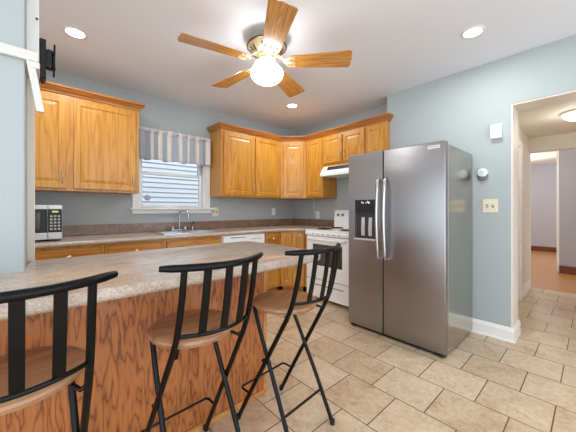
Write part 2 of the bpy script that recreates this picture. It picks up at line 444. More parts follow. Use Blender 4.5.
MB().lathe([(0.135, -0.025)] + [(0.135*math.cos(a), -0.025-0.07*math.sin(a)) for a in [PI/2*i/8 for i in range(1, 8)]] + [(0, -0.095)], 32).build('glass_dome', M['hall_lens'], hl, smooth=True)
ld = bpy.data.lights.new('hall_glow', 'POINT'); ld.energy = LIGHT_HALL; ld.shadow_soft_size = 0.1; ld.color = (1, 0.96, 0.9)
lo = bpy.data.objects.new('hall_glow', ld); COL.objects.link(lo); lo.parent = hl; lo.location = (0, 0, -0.22)
# unseen point lights in the far room, no fixture modelled
ld = bpy.data.lights.new('far_room_glow', 'POINT'); ld.energy = 30; ld.shadow_soft_size = 0.15; ld.color = (1, 0.97, 0.95)
lo = bpy.data.objects.new('far_room_glow', ld); COL.objects.link(lo); lo.location = (8.8, 1.2, 2.2)
ld = bpy.data.lights.new('far_room_near_glow', 'POINT'); ld.energy = 12; ld.shadow_soft_size = 0.15; ld.color = (1, 0.97, 0.95)
lo = bpy.data.objects.new('far_room_near_glow', ld); COL.objects.link(lo); lo.location = (6.3, 1.2, 2.2)

# ------------------------------------------------------------------ ceiling fan
FX, FY = 1.364, 1.763
fan = thing('ceiling_fan', 'ceiling fan with five honey oak blades, cream-gold motor and lit white globe', 'ceiling fan', (FX, FY, CEIL))
MB().lathe([(0, 0), (0.070, 0), (0.075, -0.012), (0.066, -0.028), (0.040, -0.038), (0.028, -0.042), (0, -0.042)], 32).build('canopy', M['fan_brass'], fan, smooth=True)
MB().lathe([(0, -0.036), (0.045, -0.036), (0.060, -0.042), (0.120, -0.045), (0.150, -0.058), (0.156, -0.072), (0.150, -0.086), (0.138, -0.094), (0.120, -0.112), (0.100, -0.128), (0.085, -0.134), (0, -0.134)], 48).build('motor_housing', M['fan_brass'], fan, smooth=True)
MB().lathe([(0.151, -0.066), (0.160, -0.068), (0.160, -0.078), (0.151, -0.080), (0.151, -0.066)], 48, cap=False).build('motor_band', M['fan_dark'], fan, smooth=True)
for i in range(20):                                  # slots around the lower shoulder
    a = 2*PI*i/20
    if i % 4 == 3: continue
    c_, s_ = math.cos(a), math.sin(a)
    MB().tube([(0.134*c_, 0.134*s_, -0.0985), (0.121*c_, 0.121*s_, -0.113), (0.106*c_, 0.106*s_, -0.126)], 0.0055, 6).build('vent_slot', M['fan_dark'], fan, smooth=True)
MB().lathe([(0, -0.132), (0.078, -0.132), (0.080, -0.150), (0.070, -0.166), (0.074, -0.172), (0.074, -0.186), (0.060, -0.196), (0.062, -0.205), (0.058, -0.214), (0, -0.214)], 36).build('switch_housing', M['fan_brass'], fan, smooth=True)
gz = 2.270-CEIL
MB().lathe([(0, gz+0.078), (0.062, gz+0.074)] + [(0.129*math.sin(a), gz+0.080*math.cos(a)) for a in [0.62+(PI-0.62)*i/16 for i in range(16)]] + [(0, gz-0.080)], 40).build('light_globe', M['globe'], fan, smooth=True)
b = MB(); b.tube([(0.075, -0.02, -0.18), (0.085, -0.022, -0.20), (0.086, -0.022, -0.25)], 0.0015, 5).build('pull_chain', M['fan_dark'], fan)
BZ = 2.358-CEIL
def blade_mesh():
    b = MB(); xs0, xs1 = 0.185, 0.665; th = 0.006
    top = []
    def half(x): return 0.066 + (x-xs0)/(xs1-xs0)*0.024
    pts = []
    root = [(xs0+0.008, -half(xs0)+0.010), (xs0, -0.030), (xs0+0.010, 0.0), (xs0, 0.030), (xs0+0.008, half(xs0)-0.010)]
    tip = [(xs1-0.014, half(xs1)), (xs1-0.002, half(xs1)-0.012), (xs1+0.002, 0.045), (xs1-0.006, 0.032), (xs1+0.004, 0.015), (xs1+0.006, 0.0),
           (xs1+0.004, -0.015), (xs1-0.006, -0.032), (xs1+0.002, -0.045), (xs1-0.002, -half(xs1)+0.012), (xs1-0.014, -half(xs1))]
    poly = root + [(xs0+0.02, half(xs0))] + tip + [(xs0+0.02, -half(xs0))]
    b.prism(poly, -th/2, th/2, 0.0015, 1)
    return b
pitch = math.radians(-12)
bl_me = None
for i in range(5):
    a = math.radians(168.6 + 72*i)
    if i == 0:
        bl = blade_mesh().build('blade', M['blade'], fan)
        ir = MB()
        ir.bar([(0.085, 0, 0.055), (0.120, 0, 0.040), (0.150, 0, 0.010), (0.178, 0, -0.006), (0.215, 0, -0.006)], (0, 1, 0), 0.030, 0.007)
        ir.tube([(0.150, -0.012, 0.006), (0.165, -0.036, -0.004), (0.190, -0.046, -0.007), (0.222, -0.044, -0.007)], 0.0065, 8)
        ir.tube([(0.150, 0.012, 0.006), (0.165, 0.036, -0.004), (0.190, 0.046, -0.007), (0.222, 0.044, -0.007)], 0.0065, 8)
        ir.lathe([(0, -0.003), (0.014, -0.003), (0.012, -0.010), (0, -0.013)], 14, (0.150, 0, 0.004))
        for yy in (-0.044, 0, 0.044): ir.lathe([(0, -0.003), (0.010, -0.003), (0.009, -0.010), (0, -0.013)], 12, (0.222, yy, 0))
        iro = ir.build('blade_arm', M['fan_brass'], bl, smooth=True)
    else:
        bl2 = bl.copy(); COL.objects.link(bl2); ir2 = iro.copy(); COL.objects.link(ir2); ir2.parent = bl2
    o = bl if i == 0 else bl2
    o.parent = fan; o.location = (0, 0, BZ)
    o.rotation_mode = 'QUATERNION'
    o.rotation_quaternion = (Matrix.Rotation(a, 3, 'Z') @ Matrix.Rotation(pitch, 3, 'X')).to_quaternion()

# ------------------------------------------------------------------ cabinets
DOOR = [(0, 0), (0, -0.016), (0.004, -0.020), (0.050, -0.020), (0.056, -0.013), (0.064, -0.012), (0.088, -0.0175), (0.094, -0.0175)]
SLAB = [(0, 0), (0, -0.014), (0.010, -0.020), (0.014, -0.020)]
def add_door(parent, x0, x1, z0, z1, side=None, hz=None):
    d = MB().loops(x0, x1, z0, z1, DOOR).build('door', M['oak_v'], parent)
    if side is not None:
        x = x1-0.026 if side == 'R' else x0+0.026
        z = hz if hz is not None else z0+0.05
        pts = [(x, -0.018, z), (x, -0.036, z+0.006), (x, -0.044, z+0.03), (x, -0.047, z+0.055), (x, -0.044, z+0.08), (x, -0.036, z+0.104), (x, -0.018, z+0.110)]
        MB().tube(pts, [0.007, 0.005, 0.0045, 0.006, 0.0045, 0.005, 0.007], 8).build('pull_handle', M['pewter'], d, smooth=True)
    return d
def add_drawer(parent, x0, x1, z0, z1, knob=True, name='drawer'):
    d = MB().loops(x0, x1, z0, z1, SLAB).build(name, M['oak_h'], parent)
    if knob:
        MB().lathe([(0, 0), (0.007, 0), (0.006, 0.012), (0.015, 0.018), (0.016, 0.024), (0.010, 0.029), (0, 0.030)], 16, ((x0+x1)/2, -0.019, (z0+z1)/2), '-Y').build('knob', M['knob'], d, smooth=True)
    return d
CROWN = [(0, 2.232), (0.010, 2.232), (0.014, 2.246), (0.020, 2.250), (0.042, 2.280), (0.050, 2.284), (0.052, 2.302), (0, 2.302)]
def offs(P, i, d):
    """mitred outward offset of vertex i of open polyline P; outward = right of travel"""
    def nrm(a, b):
        dx, dy = b[0]-a[0], b[1]-a[1]; L = math.hypot(dx, dy); return (dy/L, -dx/L)
    ns = []
    if i > 0: ns.append(nrm(P[i-1], P[i]))
    if i < len(P)-1: ns.append(nrm(P[i], P[i+1]))
    if len(ns) == 1: return (P[i][0]+ns[0][0]*d, P[i][1]+ns[0][1]*d)
    m_ = (ns[0][0]+ns[1][0], ns[0][1]+ns[1][1]); k = 2.0/(m_[0]**2+m_[1]**2)
    return (P[i][0]+m_[0]*k*d, P[i][1]+m_[1]*k*d)
def crown(parent, path, i0, i1):
    """crown over path vertices i0..i1 of the whole run (world coords), stored in the parent's local frame"""
    inv = (Matrix.Translation(parent.location) @ parent.rotation_euler.to_matrix().to_4x4()).inverted()
    secs = []
    for i in range(i0, i1+1):
        secs.append([inv @ Vector((*offs(path, i, d), z)) for d, z in CROWN])
    return MB().sweep(secs).build('crown', M['oak_dark'], parent)
YC = 3.254; XC = 3.059; CZ0 = 1.352; CZ1 = 2.24
# left wall cabinet
lc = thing('wall_cabinet', 'oak two-door wall cabinet left of the window, above the microwave', 'wall cabinet', (-0.385, YC, 0))
MB().box(0, 1.185, 0, YB-YC, CZ0, CZ1, 0.002, 1).build('carcass', M['oak_v'], lc)
add_door(lc, 0.03, 0.575, CZ0+0.022, 2.205, 'R'); add_door(lc, 0.628, 1.150, CZ0+0.022, 2.205, 'R')
P = [(-0.385, YC), (0.80, YC), (0.80, YB)]
crown(lc, P, 0, 2)
# right run
RUN = [(1.768, YB), (1.768, YC), (2.785, YC), (XC, 2.98), (XC, 2.632), (XC, 1.93), (XC, 1.645), (XR, 1.645)]
ca = thing('wall_cabinet', 'oak double-door wall cabinet right of the window with angled crown end', 'wall cabinet', (1.768, YC, 0))
MB().box(0, 1.017, 0, YB-YC, CZ0, CZ1, 0.002, 1).build('carcass', M['oak_v'], ca)
add_door(ca, 0.034, 0.510, CZ0+0.022, 2.205, 'R'); add_door(ca, 0.535, 1.000, CZ0+0.022, 2.205, 'L')
crown(ca, RUN, 0, 2)
dg = thing('corner_wall_cabinet', 'angled oak corner wall cabinet with one door, in the kitchen corner', 'wall cabinet', (2.785, YC, 0), -PI/4)
inv = (Matrix.Translation(dg.location) @ dg.rotation_euler.to_matrix().to_4x4()).inverted()
q = [inv @ Vector((x, y, 0)) for x, y in ((2.785, YC), (XC, 2.98), (XS, 2.98), (XS, YB), (2.785, YB))]
MB().prism([(v.x, v.y) for v in q], CZ0, CZ1).build('carcass', M['oak_v'], dg)
add_door(dg, 0.045, 0.352, CZ0+0.022, 2.205, 'R')
crown(dg, RUN, 2, 3)
cb = thing('wall_cabinet', 'narrow single-door oak wall cabinet between the corner cabinet and range hood', 'wall cabinet', (XC, 2.98, 0), -PI/2)
MB().box(0, 0.348, 0, XS-XC, CZ0, CZ1, 0.002, 1).build('carcass', M['oak_v'], cb)
add_door(cb, 0.038, 0.335, CZ0+0.022, 2.205, 'R')
crown(cb, RUN, 3, 4)
cc = thing('wall_cabinet', 'short two-door oak wall cabinet directly above the white range hood', 'wall cabinet', (XC, 2.632, 0), -PI/2)
MB().box(0, 0.702, 0, XS-XC, 1.79, CZ1, 0.002, 1).build('carcass', M['oak_v'], cc)
add_door(cc, 0.010, 0.345, 1.83, 2.205, 'R', 1.865); add_door(cc, 0.368, 0.690, 1.83, 2.205, 'L', 1.865)
crown(cc, RUN, 4, 5)
ce = thing('wall_cabinet', 'short end oak wall cabinet above the refrigerator, last of the run', 'wall cabinet', (XC, 1.93, 0), -PI/2)
MB().box(0, 0.249, 0, XS-XC, 1.79, CZ1, 0.002, 1).build('carcass', M['oak_v'], ce)
MB().box(0.249, 0.285, 0, XR-XC-0.002, 1.79, CZ1, 0.002, 1).build('end_stile', M['oak_v'], ce)
add_door(ce, 0.012, 0.235, 1.83, 2.205)
crown(ce, RUN, 5, 7)

# base cabinets along the back wall
YF = 2.963; BD = YB-YF-0.004
def base_unit(x0, x1, label, doors=2, knob=True, name='base_cabinet', hollow=False):
    w_ = x1-x0
    t = thing(name, label, 'base cabinet', (x0, YF, 0), 0, None)
    if hollow:                       # open box under the sink bowls
        b = MB(); b.box(0, w_, 0, 0.018, 0.10, 0.872).box(0, 0.014, 0.018, BD, 0.10, 0.872).box(w_-0.014, w_, 0.018, BD, 0.10, 0.872)
        b.box(0.014, w_-0.014, 0.018, BD, 0.10, 0.118).box(0.014, w_-0.014, BD-0.01, BD, 0.118, 0.872)
    else:
        b = MB(); b.box(0, w_, 0, BD, 0.10, 0.872, 0.0015, 1)
    b.build('carcass', M['oak_v'], t)
    MB().box(0.0, w_, 0.07, 0.09, 0.0, 0.10).build('toe_kick', M['oak_dark'], t)
    add_drawer(t, 0.025, w_-0.025, 0.72, 0.852, knob, 'drawer')
    n = doors; dw = (w_-0.05-(n-1)*0.012)/n
    for i in range(n):
        x = 0.025+i*(dw+0.012)
        add_door(t, x, x+dw, 0.125, 0.70, 'R' if i == 0 and n == 2 else 'L', 0.575)
    return t
base_unit(XL+0.01, -0.06, 'oak base cabinet hidden mostly behind the partition, below the microwave')
base_unit(-0.055, 0.443, 'oak base cabinet with one knobbed drawer, beneath the microwave end of the worktop', 1)
base_unit(0.447, 0.954, 'oak base cabinet with one knobbed drawer, between the microwave and the sink base', 1)
base_unit(0.957, 1.612, 'oak sink base cabinet with a plain front panel below the kitchen sink', 2, False, hollow=True)
base_unit(2.236, 2.527, 'narrow oak drawer cabinet between the dishwasher and the corner', 1)
dl = thing('corner_base_cabinet', 'angled oak corner base cabinet with two doors left of the stove', 'base cabinet', (2.530, YF, 0), -PI/4)
inv = (Matrix.Translation(dl.location) @ dl.rotation_euler.to_matrix().to_4x4()).inverted()
q = [inv @ Vector((x, y, 0)) for x, y in ((2.530, YF), (2.769, 2.724), (2.769, 2.637), (XS-0.004, 2.637), (XS-0.004, YB-0.004), (2.530, YB-0.004))]
MB().prism([(v.x, v.y) for v in q], 0.10, 0.872).build('carcass', M['oak_v'], dl)
MB().box(0.03, 0.32, 0.07, 0.09, 0, 0.10).build('toe_kick', M['oak_dark'], dl)
add_door(dl, 0.006, 0.166, 0.125, 0.852); add_door(dl, 0.172, 0.332, 0.125, 0.852, 'R', 0.72)

# worktop of the back run, with a hole for the sink
SX0, SX1, SY0, SY1 = 0.975, 1.598, 3.00, 3.49
def slab_with_hole(outer, hole, z0, z1):
    b = MB(); bm = b.bm
    def ring(p): 
        vs = [bm.verts.new((x, y, z1)) for x, y in p]
        return [bm.edges.new((vs[i], vs[(i+1) % len(vs)])) for i in range(len(vs))]
    es = ring(outer) + ring(hole)
    r = bmesh.ops.triangle_fill(bm, use_beauty=True, use_dissolve=False, edges=es)
    fs = [f for f in r['geom'] if isinstance(f, bmesh.types.BMFace)]
    e = bmesh.ops.extrude_face_region(bm, geom=fs)
    bmesh.ops.translate(bm, vec=(0, 0, z0-z1), verts=[v for v in e['geom'] if isinstance(v, bmesh.types.BMVert)])
    return b
ct = thing('worktop', 'tan speckled laminate worktop along the back wall with sink cutout', 'worktop', (0, 0, 0))
outer = [(XL, 2.933), (2.517, 2.933), (2.739, 2.711), (2.739, 2.636), (XS-0.003, 2.636), (XS-0.003, YB-0.003), (XL, YB-0.003)]
hole = [(SX0+0.02, SY0+0.02), (SX1-0.02, SY0+0.02), (SX1-0.02, SY1-0.02), (SX0+0.02, SY1-0.02)]
slab_with_hole(outer, hole, 0.874, 0.914).build('slab', M['counter'], ct)
b = MB(); b.tube([(XL, 2.931, 0.894), (2.516, 2.931, 0.894), (2.737, 2.710, 0.894), (2.737, 2.637, 0.894)], 0.020, 12)
b.build('rolled_edge', M['counter'], ct, smooth=True)
b = MB(); b.box(XL, XS-0.003, YB-0.022, YB-0.002, 0.914, 1.02, 0.004).box(XS-0.022, XS-0.002, 2.636, YB-0.022, 0.914, 1.02, 0.004)
tag(b.build('backsplash', M['splash'], ct), 'dark brown speckled backsplash strip')

# sink
sk = thing('kitchen_sink', 'stainless steel double-bowl sink set in the worktop under the window', 'sink', (SX0, SY0, 0.914))
SW, SD = SX1-SX0, SY1-SY0
def bowl(x0, x1, y0, y1):
    b = MB()
    prof = [(0, 0.0005), (0, 0.006), (0.006, 0.008), (0.030, 0.007), (0.038, 0.000), (0.045, -0.14), (0.060, -0.165), (0.10, -0.168)]
    R = []
    for i, z in prof:
        R.append([b.bm.verts.new((a, c, z)) for a, c in ((x0+i, y0+i), (x1-i, y0+i), (x1-i, y1-i), (x0+i, y1-i))])
    for A, B in zip(R, R[1:]):
        for j in range(4): b.bm.faces.new((A[j], A[(j+1) % 4], B[(j+1) % 4], B[j]))
    b.bm.faces.new(R[-1]); return b
bowl(0, SW/2, 0, SD-0.075).build('bowl', M['sink_steel'], sk)
bowl(SW/2, SW, 0, SD-0.075).build('bowl', M['sink_steel'], sk)
MB().box(0, SW, SD-0.075, SD, 0.0005, 0.008, 0.002, 1).build('tap_ledge', M['sink_steel'], sk)
fc = thing('kitchen_faucet', 'chrome gooseneck faucet with two handles at the back of the sink', 'faucet', (1.30, 3.452, 0.9225))
MB().box(-0.10, 0.10, -0.024, 0.024, 0, 0.014, 0.006).build('base_plate', M['chrome'], fc, smooth=True)
pts = [(0, 0, 0.012), (0, 0, 0.19)] + [(0.0+0.045*math.cos(0.5)*(1-math.cos(a)), -0.045*(1-math.cos(a)), 0.19+0.060*math.sin(a)) for a in [PI*i/10 for i in range(1, 11)]]
pts.append((pts[-1][0], pts[-1][1], 0.155))
MB().tube(pts, 0.011, 12).build('spout', M['chrome'], fc, smooth=True)
for sx in (-0.075, 0.075):
    h = MB().lathe([(0, 0), (0.020, 0), (0.017, 0.03), (0.012, 0.04), (0, 0.042)], 16, (sx, 0, 0.012)); h.tube([(sx, 0, 0.045), (sx*1.5, -0.02, 0.062)], 0.006, 8)
    h.build('handle', M['chrome'], fc, smooth=True)
sp = thing('sink_sprayer', 'short chrome side sprayer standing to the right of the gooseneck faucet', 'sprayer', (1.47, 3.452, 0.9225))
MB().lathe([(0, 0), (0.022, 0), (0.018, 0.012), (0.012, 0.03), (0.011, 0.05), (0.016, 0.075), (0.017, 0.10), (0.010, 0.112), (0, 0.114)], 18).build('sprayer_body', M['chrome'], sp, smooth=True)
MB().box(-0.012, 0.012, -0.034, -0.010, 0.072, 0.102, 0.004).build('sprayer_head', M['black_plastic'], sp)

# dishwasher
dw = thing('dishwasher', 'white dishwasher built in right of the sink, only its control strip showing', 'dishwasher', (1.618, YF-0.004, 0))
MB().box(0.0, 0.61, 0.004, 0.58, 0.02, 0.868).build('tub', M['white_enamel'], dw)
MB().box(0.004, 0.606, -0.03, 0.004, 0.12, 0.735, 0.006).build('door', M['white_enamel'], dw)
cp = MB().box(0.004, 0.606, -0.036, 0.004, 0.742, 0.862, 0.006).build('control_panel', M['white_enamel'], dw)
MB().box(0.10, 0.30, -0.039, -0.036, 0.832, 0.842).build('vent', M['grey_plastic'], cp)
for i in range(4): MB().box(0.40+i*0.04, 0.42+i*0.04, -0.039, -0.036, 0.80, 0.812).build('button', M['grey_plastic'], cp)
MB().box(0.004, 0.606, 0.03, 0.05, 0.0, 0.11).build('toe_panel', M['white_enamel'], dw)

# microwave
mw = thing('microwave', 'silver countertop microwave with black door, beside the partition wall', 'microwave', (-0.330, 3.09, 0.914))
MB().box(0, 0.487, 0.0, 0.36, 0.012, 0.306, 0.005).build('case', M['silver_plastic'], mw)
dr = MB().box(0.004, 0.388, -0.022, 0.0, 0.075, 0.268, 0.003).build('door', M['black_plastic'], mw)
MB().box(0.05, 0.345, -0.024, -0.022, 0.105, 0.24, 0.002, 1).build('door_glass', M['black_glass'], dr)
cpn = MB().box(0.392, 0.483, -0.022, 0.0, 0.075, 0.268, 0.003).build('control_panel', M['black_plastic'], mw)
MB().box(0.418, 0.458, -0.024, -0.022, 0.243, 0.255).build('display', M['screen_green'], cpn)
for r_ in range(5):
    for c_ in range(3):
        MB().box(0.404+c_*0.025, 0.421+c_*0.025, -0.0245, -0.022, 0.094+r_*0.027, 0.110+r_*0.027, 0.002, 1).build('key', M['buttons'], cpn)
MB().box(0.004, 0.388, -0.024, 0.0, 0.016, 0.073, 0.003).build('lower_trim', M['silver_plastic'], mw)
MB().box(0.392, 0.483, -0.026, 0.0, 0.016, 0.073, 0.004).build('door_button', M['silver_plastic'], mw)
MB().box(0.004, 0.388, -0.024, 0.0, 0.27, 0.303, 0.003).build('upper_trim', M['silver_plastic'], mw)
MB().box(0.392, 0.483, -0.024, 0.0, 0.27, 0.303, 0.003).build('upper_trim', M['silver_plastic'], mw)
for fx in (0.04, 0.447):
    for fy in (0.04, 0.32): MB().lathe([(0, 0), (0.013, 0), (0.013, 0.013), (0, 0.013)], 12, (fx, fy, 0)).build('foot', M['rubber'], mw)

# ------------------------------------------------------------------ stove (front faces -X)
st = thing('stove', 'white freestanding electric stove between the corner and the refrigerator', 'stove', (2.715, 2.603, 0), -PI/2)
SWd = 0.70
MB().box(0, SWd, 0.0, 0.63, 0.04, 0.895, 0.003, 1).build('body', M['white_enamel'], st)
MB().box(0.02, SWd-0.02, 0.075, 0.58, 0.0, 0.04).build('plinth', M['rubber'], st)
b = MB(); b.box(-0.004, SWd+0.004, -0.045, 0.635, 0.895, 0.917, 0.008, 3); ck = b.build('cooktop', M['white_enamel'], st)
for (bx, by, br_) in ((0.17, 0.14, 0.09), (0.53, 0.14, 0.075), (0.17, 0.42, 0.075), (0.53, 0.42, 0.09)):
    b = MB(); b.lathe([(br_+0.012, 0.917), (br_+0.02, 0.921), (br_+0.012, 0.923), (br_, 0.918), (0, 0.917)], 28, (bx, by, 0))
    bn = b.build('drip_pan', M['chrome'], ck, smooth=True)
    n = 60; pts = [((0.02+(br_-0.02)*i/n)*math.cos(2*PI*3.2*i/n)+bx, (0.02+(br_-0.02)*i/n)*math.sin(2*PI*3.2*i/n)+by, 0.926) for i in range(n+1)]
    MB().tube(pts, 0.0055, 6).build('coil_burner', M['black_plastic'], ck, smooth=True)
# rounded vent and handle rail at the top of the front
prof = [(0.0, 0.895), (-0.040, 0.895), (-0.052, 0.885), (-0.056, 0.868), (-0.050, 0.850), (-0.030, 0.838), (0.0, 0.832)]
vp = MB().prism(prof, 0.0, SWd, axis='X').build('vent_panel', M['white_enamel'], st, smooth=True)
for i in range(6):
    x = 0.12+i*0.085
    MB().box(x, x+0.045, -0.058, -0.050, 0.862, 0.870, 0.002, 1).build('vent_slot', M['grey_plastic'], vp)
dr = MB().box(0.006, SWd-0.006, -0.036, 0.0, 0.285, 0.830, 0.008).build('oven_door', M['white_enamel'], st)
MB().box(0.125, 0.595, -0.0385, -0.036, 0.462, 0.735, 0.002, 1).build('oven_window', M['black_glass'], dr)
pts = [(0.05, -0.034, 0.795), (0.055, -0.062, 0.797), (0.10, -0.072, 0.797), (SWd/2, -0.076, 0.797), (SWd-0.10, -0.072, 0.797), (SWd-0.055, -0.062, 0.797), (SWd-0.05, -0.034, 0.795)]
MB().tube(pts, 0.0135, 10).build('oven_handle', M['white_enamel'], dr, smooth=True)
dw2 = MB().box(0.006, SWd-0.006, -0.034, 0.0, 0.045, 0.276, 0.006).build('storage_drawer', M['white_enamel'], st)
MB().box(0.08, SWd-0.08, -0.038, -0.034, 0.205, 0.218, 0.002, 1).build('drawer_grip', M['grey_plastic'], dw2)
bgd = MB().prism([(0.560, 0.917), (0.64, 0.917), (0.64, 1.165), (0.600, 1.172), (0.583, 1.165), (0.567, 1.02)], 0.0, SWd, axis='X', bev=0.004).build('backguard', M['white_enamel'], st)
for i, kx in enumerate((0.07, 0.15, 0.52, 0.60)):
    MB().lathe([(0, 0), (0.022, 0), (0.020, 0.018), (0, 0.022)], 18, (kx, 0.580, 1.10), '-Y').build('control_knob', M['grey_plastic'], bgd, smooth=True)
MB().box(0.28, 0.42, 0.571, 0.583, 1.075, 1.13, 0.003, 1).build('clock_panel', M['black_glass'], bgd)

# range hood
hd = thing('range_hood', 'white range hood under the short oak cabinet above the stove', 'range hood', (2.985, 2.628, 0), -PI/2)
b = MB().prism([(0.0, 1.650), (0.0, 1.682), (0.075, 1.788), (0.392, 1.788), (0.392, 1.650)], 0.0, 0.694, axis='X', bev=0.002, seg=1)
b.build('shell', M['white_enamel'], hd)
b = MB(); q0 = Vector((0, 0.075, 1.7345)); 
b.bm.verts.new((0,0,0)); b.bm.clear()
for xx in (0.10,):
    V = [b.bm.verts.new(p) for p in ((0.10, 0.034, 1.730), (0.60, 0.034, 1.730), (0.60, 0.068, 1.778), (0.10, 0.068, 1.778))]
    U = [b.bm.verts.new((v.co.x, v.co.y-0.004, v.co.z+0.003)) for v in V]
    b.bm.faces.new(V[::-1]); b.bm.faces.new(U)
    for j in range(4): b.bm.faces.new((V[j], V[(j+1) % 4], U[(j+1) % 4], U[j]))
b.build('control_strip', M['black_plastic'], hd)

# ------------------------------------------------------------------ refrigerator (front faces -X)
fr = thing('refrigerator', 'tall stainless steel side-by-side refrigerator with ice and water dispenser', 'refrigerator', (2.364, 1.689, 0), -PI/2)
FW, FH = 0.908, 1.728
MB().box(0.004, FW-0.004, 0.082, 0.735, 0.03, FH-0.018, 0.004).build('case', M['steel_side'], fr)
SPL = 0.380
def door_box(x0, x1): return MB().box(x0, x1, 0.0, 0.070, 0.034, FH, 0.008, 3)
# freezer door has a recess for the dispenser: frame of four slabs
DX0, DX1, DZ0, DZ1 = 0.078, 0.300, 0.882, 1.276
bm_ = MB(); Y0, Y1 = 0.0, 0.070
xs = [0.0, DX0, DX1, SPL-0.004]; zs = [0.034, DZ0, DZ1, FH]
R = {}
for yy in (Y0, Y1):
    for i, x in enumerate(xs):
        for j, z in enumerate(zs): R[(yy, i, j)] = bm_.bm.verts.new((x, yy, z))
for i in range(3):
    for j in range(3):
        if (i, j) != (1, 1):
            bm_.bm.faces.new((R[(Y0, i, j)], R[(Y0, i+1, j)], R[(Y0, i+1, j+1)], R[(Y0, i, j+1)]))
        bm_.bm.faces.new((R[(Y1, i, j+1)], R[(Y1, i+1, j+1)], R[(Y1, i+1, j)], R[(Y1, i, j)]))
for i in range(3):
    for j, s_ in ((0, 1), (3, -1)):
        bm_.bm.faces.new((R[(Y0, i, j)], R[(Y1, i, j)], R[(Y1, i+1, j)], R[(Y0, i+1, j)]))
        bm_.bm.faces.new((R[(Y0, j, i)], R[(Y1, j, i)], R[(Y1, j, i+1)], R[(Y0, j, i+1)]))
# recess walls
rb = {(i, j): bm_.bm.verts.new((xs[i], 0.055, zs[j])) for i in (1, 2) for j in (1, 2)}
bm_.bm.faces.new((rb[(1,1)], rb[(2,1)], rb[(2,2)], rb[(1,2)]))
for a_, b_ in (((1,1),(2,1)), ((2,1),(2,2)), ((2,2),(1,2)), ((1,2),(1,1))):
    bm_.bm.faces.new((R[(Y0,)+a_], R[(Y0,)+b_], rb[b_], rb[a_]))
fd = bm_.build('freezer_door', M['steel'], fr)
dp = MB().box(DX0, DX1, -0.004, 0.010, 1.155, DZ1, 0.002, 1).build('dispenser_panel', M['black_plastic'], fd)
for k, (ix, iz, wd, hh) in enumerate(((0.075, 1.246, 0.012, 0.010), (0.090, 1.238, 0.008, 0.012), (0.118, 1.242, 0.014, 0.006), (0.138, 1.248, 0.010, 0.014), (0.152, 1.238, 0.012, 0.016))):
    MB().box(DX0+ix, DX0+ix+wd, -0.0052, -0.004, iz, iz+hh).build('icon', M['icon'], dp)
b = MB(); b.loops(DX0, DX1, DZ0+0.018, 1.155, [(0, 0.012), (0, -0.002), (0.012, -0.002), (0.016, 0.004), (0.020, 0.048)])
tag(b.build('dispenser_recess', M['niche'], fd), 'dark grey dispenser niche')
for px in (0.085, 0.165):
    MB().bar([(DX0+px, 0.030, 1.150), (DX0+px, 0.014, 1.10), (DX0+px, 0.006, 0.985), (DX0+px, 0.010, 0.925)], (1, 0, 0), 0.036, 0.006).build('paddle', M['silver_plastic'], fd)
MB().box(DX0-0.004, DX1+0.004, -0.020, 0.04, DZ0, DZ0+0.018, 0.004).build('drip_tray', M['silver_plastic'], fd)
rd = door_box(SPL+0.004, FW).build('fridge_door', M['steel'], fr, smooth=True)
for par, hx in ((fd, SPL-0.032), (rd, SPL+0.038)):
    pts = [(hx, 0.0, 1.462), (hx, -0.028, 1.458), (hx, -0.042, 1.43)] + [(hx, -0.042-0.020*math.sin(PI*i/12), 1.43-0.67*i/12) for i in range(1, 12)] + [(hx, -0.042, 0.76), (hx, -0.028, 0.728), (hx, 0.0, 0.724)]
    MB().tube(pts, 0.0145, 12, flat=1.0).build('door_handle', M['handle_steel'], par, smooth=True)
MB().box(0.012, FW-0.012, 0.020, 0.075, 0.006, 0.032, 0.004).build('base_grille', M['beige_base'], fr)
for fx in (0.05, FW-0.05):
    MB().lathe([(0, -0.022), (0.013, -0.022), (0.015, -0.016), (0.015, 0.016), (0.013, 0.022), (0, 0.022)], 18, (fx, 0.024, 0.0155), 'X').build('roller', M['black_plastic'], fr, smooth=True)
MB().box(0.02, 0.07, 0.075, 0.13, FH-0.018, FH-0.004, 0.003).build('hinge_cover', M['grey_plastic'], fr)
MB().box(FW-0.07, FW-0.02, 0.075, 0.13, FH-0.018, FH-0.004, 0.003).build('hinge_cover', M['grey_plastic'], fr)
for fx in (0.06, FW-0.06):
    MB().lathe([(0, 0), (0.02, 0), (0.02, 0.04), (0, 0.04)], 12, (fx, 0.66, 0)).build('rear_foot', M['rubber'], fr)
bp = MB().box(0.775, 0.868, -0.003, 0.0, 1.672, 1.698, 0.001, 1).build('name_plate', M['white_plastic'], rd)
fcu = bpy.data.curves.new('lettering', 'FONT'); fcu.body = 'FRIGIDAIRE'; fcu.size = 0.0165; fcu.align_x = 'CENTER'; fcu.align_y = 'CENTER'; fcu.extrude = 0.0003
tx = bpy.data.objects.new('lettering_source', fcu); COL.objects.link(tx)
me = bpy.data.meshes.new_from_object(tx.evaluated_get(bpy.context.evaluated_depsgraph_get()))
bpy.data.objects.remove(tx); me.materials.clear(); me.materials.append(M['grey_plastic'])
lt = bpy.data.objects.new('lettering', me); COL.objects.link(lt); lt.parent = bp; lt.location = (0.8215, -0.0034, 1.685); lt.rotation_euler = (PI/2, 0, 0)

